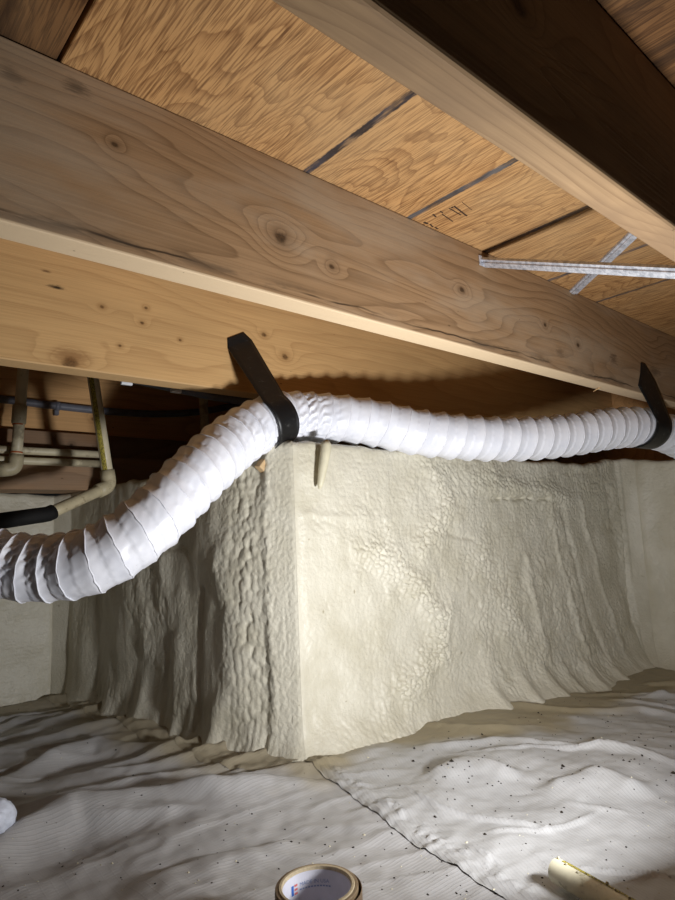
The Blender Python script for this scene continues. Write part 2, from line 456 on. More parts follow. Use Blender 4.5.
FOAM_PTS = [(-1.6, 1.79), (0.54, 1.79), (0.573, 1.75), (0.647, 1.09), (0.688, 0.992), (0.720, 0.942), (1.3, 0.925), (1.975, 0.895), (2.02, 0.85), (2.05, -0.9)]
RNG = {'left_in': 1, 'corner': 5}
def foam_path():
    P = []; U = [0.0]; marks = [0.0]
    pts = [np.array(p) for p in FOAM_PTS]
    steps = [None] * (len(pts) - 1)
    us = [0.0]; pos = [pts[0]]
    def seg(a, b, hs):
        L = np.linalg.norm(b - a); t = 0.0
        while t < L - 1e-9:
            h = hs(t, L); t = min(L, t + h)
            if L - t < h * 0.3: t = L
            pos.append(a + (b - a) * t / L); us.append(us[-1] + np.linalg.norm(pos[-1] - pos[-2]))
        marks.append(us[-1])
    for i in range(len(pts) - 1):
        if i == 0: hs = lambda t, L: 0.03 if t < 1.3 else 0.005
        elif i in (1, 7): hs = lambda t, L: 0.004
        elif i == 8: hs = lambda t, L: 0.004 if t < 0.35 else 0.03
        elif i == 4: hs = lambda t, L: 0.0025
        else: hs = lambda t, L: 0.0028
        seg(pts[i], pts[i + 1], hs)
    return np.array(pos), np.array(us), marks
PP, UU, MK = foam_path()
U_C = MK[5]                                    # arc length of the sharp convex corner
_k = np.exp(-np.linspace(-2, 2, 61) ** 2); _k /= _k.sum()
_pp = np.stack([np.convolve(np.pad(PP[:, k], 30, mode='edge'), _k, 'valid') for k in range(2)], 1)
_w = (sstep(MK[2] - 0.01, MK[2] + 0.12, UU) * sstep(MK[4] + 0.012, MK[4] - 0.03, UU))[:, None]
PP = PP * (1 - _w) + _pp * _w
TT = np.gradient(PP, axis=0); TT /= np.linalg.norm(TT, axis=1)[:, None]
NN = np.stack([TT[:, 1], -TT[:, 0]], 1)
for _ in range(3):                             # ease normals a little
    NN[1:-1] = (NN[:-2] + 2 * NN[1:-1] + NN[2:]) / 4
NN /= np.linalg.norm(NN, axis=1)[:, None]

def fR(px, py):          # point on the right-hand face: (u, z)
    p = at(px, py, y=0.93); return (U_C + (p.x - 0.72), p.z)
def fL(px, py):          # point on the left-hand face
    a = np.array([0.70, 0.95]); d = np.array([-0.165, 0.80]); d /= np.linalg.norm(d)
    r = ray(px, py); n = np.array([d[1], -d[0]])
    t = n.dot(a) / (n[0] * r[0] + n[1] * r[1]); q = r * t
    return (MK[4] - float(np.dot(q[:2] - np.array([0.688, 0.992]), d)), q[2] + CAM_H)

VZ = np.concatenate([np.linspace(0, 0.1, 20, endpoint=False), np.linspace(0.1, 0.95, 205, endpoint=False), np.linspace(0.95, 1.0, 12)])
def foam_build():
    nu = len(UU); nv_front = len(VZ)
    u = UU[:, None]
    ztop = CAM_H + 0.147 + 0.036 * sstep(MK[3] - 0.15, MK[4], UU) + 0.006 * pn(UU * 6, UU * 0 + 0.5, 3) + 0.004 * pn(UU * 25, UU * 0 + 0.5, 4)
    ztop = ztop + 0.02 * np.exp(-((UU - MK[7]) / 0.10) ** 2)
    zbot = gz(PP[:, 0], PP[:, 1]) - 0.03
    z = zbot[:, None] + (ztop - zbot)[:, None] * VZ[None, :]
    u = np.broadcast_to(u, z.shape)
    hgt = z - (zbot + 0.03)[:, None]           # height over the ground
    # foot spreading over the sheet
    fl = 0.022 + 0.018 * pn(UU * 5, UU * 0 + 2, 21) + 0.008 * pn(UU * 22, UU * 0 + 2, 22)
    fl = np.maximum(fl, 0.004) + 0.032 * np.exp(-((UU - U_C - 0.09) / 0.10) ** 2) + 0.03 * sstep(U_C + 0.3, U_C + 0.6, UU)
    off = fl[:, None] * np.exp(-np.maximum(hgt, -0.03) / 0.030)
    off = off + 0.03 * np.exp(-np.maximum(hgt, 0) / 0.12) * sstep(U_C + 0.35, U_C + 0.8, u)
    # rounding over at the top
    k = np.clip((z - (ztop[:, None] - 0.014)) / 0.014, 0, 1); off = off - 0.014 * (1 - np.sqrt(np.maximum(0, 1 - k * k)))
    # broad lumps
    left = sstep(MK[4] + 0.012, MK[4] - 0.012, u) * sstep(MK[2] - 0.03, MK[2] + 0.05, u)
    facet = sstep(MK[4] - 0.010, MK[4] + 0.004, u) * (u < U_C - 0.004)
    right = sstep(U_C + 0.004, U_C + 0.02, u) * (u < MK[7] + 0.02)
    rwall = sstep(MK[7], MK[8] + 0.03, u); far = (u < MK[1]) * 1.0
    h = 0.010 * pn(u * 4.2 + 7, z * 3.1, 31) * (left + 0.55 * right + rwall * 0.6 + far * 0.5)
    h = h + left * (0.0045 * pn(u * 9, z * 3.0 + 0.8 * pn(u * 5, z * 5, 9), 33) + 0.0022 * pn(u * 26, z * 9, 34))
    h = h + right * (0.0035 * fbm(u * 12, z * 8, 35, 3)) + rwall * 0.004 * fbm(u * 10, z * 8, 37, 2) + far * 0.004 * fbm(u * 12, z * 12, 38, 2)
    wx = u + 0.003 * pn(u * 40, z * 40, 50); wz = z + 0.003 * pn(u * 40 + 9, z * 40, 51)
    # worms of foam: rounded cells with creases between
    cellV = 1 - np.clip(worley(wx / 0.0130, wz / 0.0200, 60) * 1.2, 0, 1) ** 2.4
    cellD = 1 - np.clip(worley((wx - 0.25 * wz) / 0.013, (wz + 0.5 * wx) / 0.0105, 61) * 1.25, 0, 1) ** 2
    cellF = 1 - np.clip(worley(wx / 0.0072, wz / 0.0090, 62) * 1.25, 0, 1) ** 2
    bil = 1 - np.abs(pn(u * 42 + 2 * pn(u * 14, z * 14, 63), z * 30, 64)) * 1.8
    # left face: rough strip next to the corner, rows of lumps, calmer further in
    strip = np.exp(-((u - MK[4] + 0.04) / 0.05) ** 2)
    h = h + (left + facet) * strip * (0.0052 * cellV + 0.0008 * cellF)
    h = h + facet * 0.0016 * cellF
    rough = sstep(-0.1, 0.45, pn(u * 6 + 3, z * 5, 66))
    h = h + left * (1 - strip) * (0.0004 + 0.0016 * rough) * cellV
    def blob(f, pts, sig):
        d, s, t = seg_dist(u + 0.012 * pn(u * 13, z * 11, 55) + 0.004 * pn(u * 50, z * 34, 57), z + 0.010 * pn(u * 13 + 4, z * 13, 56), [f(*p) for p in pts]); d = d * (1 + 0.5 * pn(u * 21, z * 17, 58)); return np.exp(-(d / sig) ** 2), s, t, d
    # left face: hollows and bulges
    for pts, sig, amp in (([(205, 590), (203, 650), (206, 745)], 0.013, -0.016), ([(150, 560), (157, 640), (152, 700)], 0.03, -0.014),
                          ([(118, 560), (150, 552), (190, 545)], 0.012, -0.008), ([(232, 590), (240, 640), (232, 700)], 0.032, 0.012),
                          ([(180, 600), (182, 700)], 0.03, 0.010), ([(120, 590), (118, 690)], 0.035, 0.012), ([(88, 600), (86, 700)], 0.03, -0.012),
                          ([(255, 470), (245, 560)], 0.03, -0.006), ([(220, 560), (232, 545)], 0.02, 0.008), ([(170, 640), (166, 720)], 0.012, -0.010)):
        m, s, t, d = blob(fL, pts, sig); h = h + left * amp * 0.5 * m
    # right face: popcorn drift, upper rows, lower apron, seam line, crack, long vertical runs
    for pts, sig, amp in (([(372, 552), (405, 575), (440, 620), (438, 655), (405, 690)], 0.036, 0.0062), ([(425, 470), (445, 505), (425, 545)], 0.030, 0.0042),
                          ([(470, 480), (560, 500)], 0.03, 0.0030), ([(480, 560), (520, 650)], 0.05, 0.0030), ([(400, 730), (330, 745)], 0.03, 0.003)):
        m, s, t, d = blob(fR, pts, sig); h = h + right * m * (amp * 1.7 * cellD + amp * 0.9 * (1 - 0.4 * np.abs(s)))
    far_r = sstep(U_C + 0.12, U_C + 0.45, u)
    h = h + right * (0.0016 * cellF * sstep(U_C + 0.05, U_C + 0.2, u) + 0.0016 * cellD * sstep(-0.1, 0.3, pn(u * 8, z * 8, 69)) + 0.0026 * far_r * bil * sstep(0.0, 0.35, pn(u * 5, z * 3, 70) + 0.15))
    h = h + right * (0.0007 * cellF + 0.0006 * pn(u * 95, z * 80, 68))
    m, s, t, d = blob(fR, [(297, 516), (345, 516), (400, 518)], 0.008); h = h + right * 0.0022 * m
    m, s, t, d = blob(fR, [(487, 500), (512, 497), (545, 501)], 0.0045); h = h - right * 0.010 * m * sstep(-0.2, 0.2, pn(u * 30, z * 0 + 3, 59) + 0.15)
    m, s, t, d = blob(fR, [(480, 492), (512, 488), (552, 494)], 0.016); h = h + right * 0.004 * m
    m, s, t, d = blob(fR, [(415, 535), (440, 530), (470, 540)], 0.006); h = h - right * 0.004 * m
    for pts, sig, amp in (([(543, 500), (555, 570), (572, 650)], 0.010, 0.007), ([(572, 500), (590, 590), (605, 640)], 0.011, 0.006), ([(520, 560), (535, 660)], 0.015, 0.006),
                          ([(556, 510), (575, 600), (588, 660)], 0.012, -0.006), ([(600, 500), (618, 620)], 0.025, -0.008)):
        m, s, t, d = blob(fR, pts, sig); h = h + right * amp * m
    m = np.exp(-(((u - fR(560, 600)[0]) / 0.22) ** 2)) * sstep(0.22, 0.05, z); h = h + right * m * 0.004 * cellV
    # folded tongues where the foam meets the sheet
    for px in (480, 505, 527, 546, 566, 588):
        q = fR(px, 655); m = np.exp(-((u - q[0]) / 0.02) ** 2) * np.exp(-(hgt / 0.06) ** 2); h = h + right * 0.018 * m
    for px, a in ((225, .018), (180, .016), (140, .018), (105, .014)):
        q = fL(px, 700); m = np.exp(-((u - q[0]) / 0.022) ** 2) * np.exp(-(hgt / 0.07) ** 2); h = h + left * a * 0.7 * m
    h = h + (rwall + far) * (0.0012 * cellF + 0.0010 * cellV)
    # pillow where the right-hand corner folds
    h = h + 0.012 * np.exp(-((u - MK[8] - 0.01) / 0.03) ** 2) * np.exp(-((z - 0.38) / 0.16) ** 2)
    off = off + h * sstep(-0.02, 0.03, hgt + 0.02)
    X = PP[:, 0:1] + NN[:, 0:1] * off; Y = PP[:, 1:2] + NN[:, 1:2] * off
    # shelf running back from the top edge
    sh = np.linspace(0.01, 0.20, 12)
    q0 = off[:, -1:]
    # straight mitre directions keep the shelf tidy at the corners
    SX = X[:, -1:] + 0 * sh[None, :]; SY = Y[:, -1:] + 0 * sh[None, :]
    nx, ny = NN[:, 0:1].copy(), NN[:, 1:2].copy()
    conv = np.exp(-((UU - U_C + 0.02) / 0.12) ** 2)[:, None]
    nx = nx * (1 - conv) + (-0.7) * conv; ny = ny * (1 - conv) + (-0.72) * conv
    SX = SX - nx * sh[None, :]; SY = SY - ny * sh[None, :]
    SZ = z[:, -1:] + 0.004 * pn(SX * 30, SY * 30, 80) - 0.020 * sstep(0.0, 0.04, sh)[None, :]
    X = np.concatenate([X, SX], 1); Y = np.concatenate([Y, SY], 1); Z = np.concatenate([z, SZ], 1)
    return X, Y, Z

T = NT('spray_foam'); v = T.co()
fa = T.noise(v, 150.0, 2.0, 0.5); fb = T.noise(v, 420.0, 2.0, 0.5); fc = T.noise(v, 9.0, 4.0, 0.6)
fcol = T.mix(T.mapr(fc, 0.35, 0.7), lin(214, 209, 192), lin(200, 194, 174))
fcol = T.mix(T.mapr(T.noise(v, 60.0, 2.0), 0.74, 0.78, 0.0, 0.6), fcol, lin(150, 138, 108))
T.bump(T.math('ADD', fa, T.math('MULTIPLY', fb, 0.4)), 0.5, 0.003)
FOAM = T.out(fcol, 0.42, spec=0.45)

FX, FY, FZ = foam_build()
def wall_part(name, u0, u1, label):
    i0 = int(np.searchsorted(UU, u0 - 1e-6)); i1 = int(np.searchsorted(UU, u1 - 1e-6)) + 1
    sl = slice(i0, i1)
    V = np.stack([FX[sl], FY[sl], FZ[sl]], -1); nu, nv = V.shape[:2]
    o = link(name, np_mesh(name, V.reshape(-1, 3), grid_faces(nu, nv)), FOAM)
    return tag(o, label, 'foam wall', kind='structure')
wall_part('wall_back', 0, MK[1], 'far foam-sprayed wall at the left edge')
wall_part('wall_left', MK[1], MK[5], 'shaded lumpy face of the foam-sprayed corner')
wall_part('wall_front', MK[5], MK[7], 'bright lit face of the foam-sprayed wall under the duct')
wall_part('wall_right', MK[7], UU[-1], 'foam-sprayed return wall at the right edge')

# ================================================================== floor: two reinforced plastic sheets
def fp(px, py): p = at(px, py, z=0.0); return (p.x, p.y)
def seam_x(y): return np.interp(y, SEAM_Y, SEAM_X)
sm = [fp(*p) for p in ((302, 764), (350, 794), (400, 831), (450, 863), (505, 897))]
SEAM_Y = np.array([-0.9] + [q[1] for q in sm][::-1] + [1.2]); SEAM_X = np.array([sm[-1][0] - 0.28] + [q[0] for q in sm][::-1] + [sm[0][0] + 0.02])

RIDGES = [  # pixels of the crest, half width, height, far-side steepness
    ([(-60, 775), (0, 757), (74, 737), (124, 729), (160, 733)], 0.030, 0.020),
    ([(-60, 812), (0, 784), (60, 757), (100, 745), (150, 750), (205, 756)], 0.034, 0.026),
    ([(-60, 892), (0, 858), (74, 820), (135, 810), (200, 801), (290, 790)], 0.042, 0.034),
    ([(-40, 740), (20, 722), (80, 716)], 0.024, 0.016),
    ([(170, 806), (260, 792), (330, 783)], 0.022, 0.014),
    ([(65, 700), (100, 711), (135, 722), (170, 734), (205, 750), (285, 762)], 0.010, 0.007),
    ([(205, 790), (228, 776), (250, 770)], 0.018, 0.008),
    ([(120, 900), (220, 862), (300, 838)], 0.035, 0.012),
    ([(405, 750), (500, 744), (600, 752), (690, 772)], 0.016, 0.008),
    ([(480, 700), (560, 708), (640, 706), (700, 712)], 0.016, 0.010),
    ([(560, 690), (620, 684), (700, 688)], 0.014, 0.010),
    ([(380, 712), (450, 728), (540, 726)], 0.02, 0.007),
    ([(430, 780), (470, 768), (520, 775)], 0.035, 0.014),
    ([(540, 790), (600, 780), (660, 800)], 0.045, 0.014),
]
CREASE = [
    ([(448, 756), (520, 753), (600, 752), (675, 767), (700, 775)], 0.0035, 0.0030), ([(400, 782), (440, 806), (500, 818), (560, 828)], 0.0032, 0.0030),
    ([(480, 829), (540, 827), (600, 808)], 0.003, 0.0020), ([(545, 866), (600, 868), (650, 866), (700, 880)], 0.0032, 0.0030),
    ([(460, 842), (500, 860)], 0.003, 0.002), ([(420, 795), (455, 822)], 0.003, 0.002), ([(600, 695), (660, 696), (700, 700)], 0.004, 0.004),
    ([(530, 850), (575, 893)], 0.003, 0.002), ([(610, 880), (650, 868)], 0.003, 0.0015), ([(560, 800), (640, 815)], 0.003, 0.0015),
    ([(640, 672), (700, 676)], 0.004, 0.006), ([(620, 690), (700, 682)], 0.004, 0.005),
]
def floor_z(x, y):
    z = gz(x, y)
    wx = x + 0.012 * pn(x * 9, y * 9, 71); wy = y + 0.012 * pn(x * 9 + 5, y * 9, 72)
    near = 1.0
    for pts, sig, amp in RIDGES:
        d, s, t = seg_dist(wx, wy, [fp(*p) for p in pts])
        fall = np.minimum(1, np.minimum(t, 1 - t) * 5 + 0.15)
        sg = np.where(s > 0, sig * 0.42, sig * 0.95)
        z = z + amp * np.where(x < np.interp(y, SEAM_Y, SEAM_X), 0.8, 1.1) * fall * np.exp(-(d / sg) ** 2)
    for pts, sig, amp in CREASE:
        d, s, t = seg_dist(wx, wy, [fp(*p) for p in pts])
        z = z + 1.9 * amp * np.minimum(1, np.minimum(t, 1 - t) * 4 + 0.1) * np.exp(-(d / sig) ** 2)
    rt = sstep(0.0, 0.2, x - np.interp(y, SEAM_Y, SEAM_X))
    z = z + 0.010 * rt * pn(x * 3.2 + 4, y * 5.5, 75) + 0.005 * rt * pn(x * 8, y * 9, 76) + 0.006 * (1 - rt) * pn(x * 3.1, y * 8.5 + 3, 77)
    lf = (1 - rt) * sstep(0.75, 1.0, y)
    z = z + lf * 0.014 * np.clip(1 - 2.2 * np.abs(pn(x * 2.2 + y * 1.3 + 4, y * 8.5 + x * 2.0, 83)), 0, 1) ** 2 + (1 - rt) * 0.002 * np.clip(1 - 3 * np.abs(pn(x * 5 + 1, y * 17 + x * 5, 84)), 0, 1) ** 2
    z = z + 0.0022 * pn(x * 24, y * 24, 78) + 0.0010 * pn(x * 55, y * 55, 79)
    return z

fwall = [tuple(p) for p in PP[::6]]
def sheet(name, xs_of, ys, dz, parent=None, right=False):
    Yg = np.repeat(ys[:, None], xs_of.shape[1], 1); Xg = xs_of
    Z = floor_z(Xg, Yg) + dz
    if right:
        e = Xg - np.interp(Yg, SEAM_Y, SEAM_X)
        # ruffled edge of the upper sheet
        Z = Z + 0.0012 * np.exp(-(e / 0.02) ** 2) * (0.6 + pn(Yg * 60, e * 20, 90)) + 0.007 * np.exp(-((e - 0.026) / 0.02) ** 2) * np.abs(pn(Yg * 75 + 3 * pn(Yg * 20, e * 20, 92), e * 60, 91))
        Z = np.where(e < 0.004, Z - dz * 0.8, Z)
    me = np_mesh(name, np.stack([Xg, Yg, Z], -1).reshape(-1, 3), grid_faces(*Xg.shape)[:, ::-1])
    d, _, _ = seg_dist(Xg, Yg, [FOAM_PTS[i] for i in range(len(FOAM_PTS))])
    nz = pn(Xg * 9, Yg * 9, 95) * 0.05 + pn(Xg * 30, Yg * 30, 96) * 0.02
    reach = 0.08 + 0.15 * sstep(0.85, 1.2, Xg) * right + (0.03 if not right else 0.0)
    tint = sstep(0.05, -0.05, d - reach + nz) * (0.95 if right else 0.8)
    a = me.attributes.new('overspray', 'FLOAT', 'POINT'); a.data.foreach_set('value', tint.astype(np.float32).ravel())
    return me

def sheet_mat(name, ang, base):
    T = NT(name); v = T.co(); X, Y, Z = T.xyz(v)
    ca, sa = math.cos(ang), math.sin(ang)
    p = T.math('ADD', T.math('MULTIPLY', X, ca), T.math('MULTIPLY', Y, sa)); q = T.math('SUBTRACT', T.math('MULTIPLY', Y, ca), T.math('MULTIPLY', X, sa))
    wob = T.math('MULTIPLY', T.noise(v, 6.0, 2.0), 0.012)
    la = T.math('SINE', T.math('MULTIPLY', T.math('ADD', q, wob), 2 * PI / 0.0052)); lb = T.math('SINE', T.math('MULTIPLY', T.math('ADD', p, wob), 2 * PI / 0.0125))
    la = T.mapr(la, 0.35, 1.0); lb = T.mapr(lb, 0.85, 1.0)
    at_ = T.n('ShaderNodeAttribute', attribute_name='overspray').outputs['Fac']
    big = T.noise(v, 4.0, 4.0, 0.6)
    col = T.mix(T.mapr(big, 0.35, 0.7), base, tuple(c * 0.86 for c in base))
    col = T.mix(T.math('MULTIPLY', la, 0.16), col, tuple(c * 0.6 for c in base)); col = T.mix(T.math('MULTIPLY', lb, 0.04), col, tuple(c * 0.6 for c in base))
    col = T.mix(at_, col, lin(156, 144, 116))
    col = T.mix(T.math('MULTIPLY', T.mapr(T.noise(v, 120.0, 2.0), 0.72, 0.76), 0.5), col, lin(80, 72, 58))
    T.bump(T.math('ADD', T.math('ADD', la, T.math('MULTIPLY', lb, 0.25)), T.math('MULTIPLY', T.noise(v, 45.0, 3.0), 1.6)), 0.28, 0.0009)
    return T.out(col, 0.46, spec=0.42)
def axis_pts(a, b, c, d, fine, coarse):
    return np.concatenate([np.arange(a, b, coarse), np.arange(b, c, fine), np.arange(c, d + coarse * 0.5, coarse)])
ysL = axis_pts(-0.9, 0.20, 1.95, 2.0, 0.0045, 0.03)
sxl = np.interp(ysL, SEAM_Y, SEAM_X)
sL = np.concatenate([np.linspace(0, 0.45, 22, endpoint=False), np.linspace(0.45, 1.0, 270)])
xgL = -1.6 + sL[None, :] * (sxl + 0.045 + 1.6)[:, None]
SHEET_L = sheet_mat('sheet_grey', 0.0, lin(182, 181, 181)); SHEET_R = sheet_mat('sheet_pale', 1.15, lin(190, 190, 190))
fo = link('floor', sheet('floor', xgL, ysL, 0.0), SHEET_L)
tag(fo, 'grey reinforced plastic ground sheet in folds at the left', 'ground sheet', kind='structure')
ysR = axis_pts(-0.9, 0.20, 1.10, 1.2, 0.004, 0.03)
sxr = np.interp(ysR, SEAM_Y, SEAM_X) + 0.003 * pn(ysR * 18, ysR * 0, 98) + 0.0015 * pn(ysR * 60, ysR * 0, 99)
sR = np.concatenate([np.linspace(0, 0.03, 12, endpoint=False), np.linspace(0.03, 1.0, 350)])
xgR = sxr[:, None] + sR[None, :] * (2.3 - sxr)[:, None]
ro = link('overlapping_sheet', sheet('overlapping_sheet', xgR, ysR, 0.0022, right=True), SHEET_R, fo)
ro['label'] = 'pale plastic sheet lapped over the grey one along a ruffled seam'

# foam-crusted edge strip of sheet along the foot of the shaded wall
ep = resample(catmull([Vector((*fp(*p), 0)) for p in ((30, 704), (65, 711), (100, 724), (135, 738), (170, 751), (205, 765), (245, 773), (292, 771))], 10), 0.004)
EX = np.array([[q.x + 0.11 * k / 24 * 0.9 + 0.0015 * math.sin(i * 0.37) * (k == 0) for k in range(25)] for i, q in enumerate(ep)])
EY = np.array([[q.y + 0.11 * k / 24 * 0.45 for k in range(25)] for q in ep])
EZ = floor_z(EX, EY) + np.where(np.arange(25)[None, :] == 0, 0.0005, 0.0042) + 0.002 * pn(EX * 60, EY * 60, 88)
me = np_mesh('edge_strip', np.stack([EX, EY, EZ], -1).reshape(-1, 3), grid_faces(*EX.shape))
at0 = me.attributes.new('overspray', 'FLOAT', 'POINT'); at0.data.foreach_set('value', np.full(EX.size, 0.85, np.float32))
link('edge_strip', me, SHEET_L, fo)

def fz(x, y):
    return float(floor_z(np.array([x]), np.array([y]))[0])

# ================================================================== flexible duct
DR = 0.0535
DUCT_PX = [(-150, 500, 1.16), (-60, 545, 1.12), (0, 564, 1.08), (50, 568, 1.03), (100, 557, 0.97), (150, 522, 0.94), (200, 472, 0.95), (240, 437, 0.98), (275, 419, 0.993), (305, 417, 0.994),
           (360, 421, 0.955), (430, 434, 0.89), (500, 439, 0.82), (560, 436, 0.76), (615, 428, 0.705), (652, 429, 0.672), (690, 445, 0.645), (740, 478, 0.62), (800, 520, 0.60)]
dpts = resample(catmull([at(p[0], p[1], y=p[2]) for p in DUCT_PX], 30), 0.0022)
dT, dN, dB = frames(dpts)
dn = len(dpts); SEG = 120
PITCH = 0.0285
P_np = np.array([tuple(p) for p in dpts]); s_arr = np.concatenate([[0], np.cumsum(np.linalg.norm(np.diff(P_np, axis=0), axis=1))])
Tn = np.array([tuple(t) for t in dT]); Nn = np.array([tuple(t) for t in dN]); Bn = np.array([tuple(t) for t in dB])
curv = np.gradient(Tn, s_arr, axis=0)
ker = np.ones(25) / 25
curv = np.stack([np.convolve(curv[:, k], ker, 'same') for k in range(3)], 1)
th = np.linspace(0, 2 * PI, SEG, endpoint=False)
rad = Nn[:, None, :] * np.cos(th)[None, :, None] + Bn[:, None, :] * np.sin(th)[None, :, None]
inner = np.clip((rad * curv[:, None, :]).sum(-1) * DR, -0.6, 0.6)            # >0 on the inside of a bend
ipx = lambda px: int(np.argmin([abs(np.array(proj_x) - px) for proj_x in PXS]))
def proj(P):
    q = RM.T @ (np.array(P) - np.array([0, 0, CAM_H])); return PC[0] + FPX * q[0] / q[2], PC[1] + FPX * q[1] / q[2]
PXS = [proj(p)[0] for p in P_np]
s_l = s_arr[ipx(335)]
loose = sstep(s_l + 0.03, s_l - 0.05, s_arr)[:, None]                        # bunched left of the bend, stretched to the right
pit = 0.036 + 0.010 * (1 - loose[:, 0])
Q = np.concatenate([[0], np.cumsum(np.diff(s_arr) / pit[1:])])
ph = (Q[:, None] + th[None, :] / (2 * PI)) % 1.0
sag = np.sin(PI * ph) ** 0.8
A_sag = 0.0056 - 0.0006 * loose + 0.012 * np.clip(inner, 0, 0.4) - 0.004 * np.clip(-inner, 0, 0.4)
skew = np.where(ph < 0.5, 1.0, 0.75)
S2 = s_arr[:, None] + 0 * th[None, :]; T2 = th[None, :] + 0 * s_arr[:, None]
tx, ty = np.cos(T2), np.sin(T2)
cell = np.floor(Q[:, None] + th[None, :] / (2 * PI))
wr_amt = np.clip(inner * 2.6, 0, 1) * (0.4 + 0.6 * loose) + 0.05 * loose
pleat = np.sin(T2 * 17 + ph * 7.0 + 5 * _h(cell, cell * 0, 5) + 2.2 * pn(T2 * 3, S2 * 60, 12))
pleat = np.sign(pleat) * np.abs(pleat) ** 0.7
rr = DR - A_sag * sag * skew + 0.0046 * wr_amt * pleat * np.sin(PI * ph) ** 0.7
rr = rr + 0.0009 * pn(T2 * 2.2 + 3, S2 * 55, 14) * (0.2 + loose) * np.sin(PI * ph) + 0.0010 * pn(np.cos(T2) * 1.4 + S2 * 9, np.sin(T2) * 1.4, 15)
DV = P_np[:, None, :] + rad * rr[:, :, None]
T = NT('duct_vinyl'); v = T.co()
dcol = T.mix(T.mapr(T.noise(v, 25.0, 3.0), 0.35, 0.7), lin(232, 233, 240), lin(222, 224, 233))
dcol = T.mix(T.mapr(T.noise(v, 150.0, 2.0), 0.77, 0.80, 0.0, 0.5), dcol, lin(150, 135, 110))
T.bump(T.noise(v, 180.0, 2.0), 0.12, 0.001)
DUCT = T.out(dcol, 0.38, spec=0.45)
duct = tag(empty('flexible_duct', tuple(dpts[dn // 2])), 'white ribbed flexible duct slung from the joists in black straps', 'duct')
link('duct_sleeve', np_mesh('duct_sleeve', DV.reshape(-1, 3), grid_faces(dn, SEG, True)), DUCT, duct)
coil = []
for i in range(0, int(Q[-1] * 28)):
    q = i / 28.0; t_ = -(q % 1.0) * 2 * PI; s_ = q
    # the crest of the sleeve: ph = 0  ->  s / PITCH + th / 2pi = whole number
    j = int(np.searchsorted(Q, s_));
    if j >= dn: break
    coil.append(Vector(P_np[j] + (Nn[j] * math.cos(t_) + Bn[j] * math.sin(t_)) * (DR - 0.0004)))
link('wire_coil', tube_mesh('wire_coil', coil, 0.0011, 6), DUCT, duct)

# ------------------------------------------------------------------ black straps
STRAP = NT('black_strap'); v = STRAP.co()
sc_ = STRAP.mix(STRAP.mapr(STRAP.noise(STRAP.scale(v, (60, 60, 130)), 1.0, 4.0, 0.75), 0.60, 0.72, 0.0, 0.5), lin(20, 20, 21), lin(110, 108, 105))
STRAP.bump(STRAP.noise(v, 90.0, 3.0), 0.4, 0.001); STRAPM = STRAP.out(sc_, 0.42, spec=0.45)

def strap(name, px_on_duct, head, ang0, ang1, hw, label, top_hw=None, lean=0.0):
    i = ipx(px_on_duct); C = Vector(P_np[i]); t = Vector(Tn[i])
    up = (Vector((0, 0, 1)) - t * t.z).normalized(); fr = t.cross(up)
    if fr.dot(Vector((0.66, 0.74, 0))) > 0: fr = -fr          # towards the viewer's side
    tt = t if t.dot(Vector((1, 0, 0))) > 0 else -t
    cs, ws = [], []
    for k in range(44):
        a = math.radians(ang0 + (ang1 - ang0) * k / 43)
        cs.append(C + (up * math.cos(a) + fr * math.sin(a)) * (DR + 0.0022) + tt * lean * k / 43); ws.append(tt * hw)
    hc = []; hwv = []
    pts = [Vector(h[0]) for h in head]
    for k, p in enumerate(pts): hc.append(p); hwv.append(Vector(head[k][1]))
    base = hc + [cs[0]]
    # smooth run-in
    run = [base[min(int(k / 8), len(base) - 2)].lerp(base[min(int(k / 8), len(base) - 2) + 1], (k % 8) / 8) for k in range(8 * (len(base) - 1))]; rw = []
    for k in range(len(run)):
        f = k / max(1, len(run)) * len(hc); a = min(int(f), len(hc) - 1); b = hwv[a + 1] if a + 1 < len(hwv) else ws[0]
        rw.append(hwv[a].lerp(b, f - int(f)))
    o = link(name, ribbon_mesh(name, run + cs, rw + ws, 0.0012), STRAPM)
    return tag(o, label, 'strap', 'black duct straps')

yb = YB0 - 0.0015; ya = YA0 - 0.0015
def wv(px0, py0, px1, py1, y): return (at(px1, py1, y=y) - at(px0, py0, y=y)) / 2
strap('hanger_strap', 268, [(at(235.5, 335, y=yb), wv(227.5, 338, 243.5, 332, yb)), (at(240, 344, y=yb), wv(228, 348, 252, 340, yb))],
      45, 250, 0.028, 'black strap fixed to the golden joist above the foam corner', lean=0.010)
strap('hanger_strap', 645, [(at(643, 363, y=ya), wv(641, 363, 645, 364, ya)), (at(645, 372, y=ya), wv(640.5, 373, 649.5, 371, ya)), (at(647, 383, y=ya), wv(638.5, 385.5, 655.5, 380.5, ya))],
      80, 250, 0.034, 'black strap hanging from the dusty joist near the right edge', lean=-0.016)

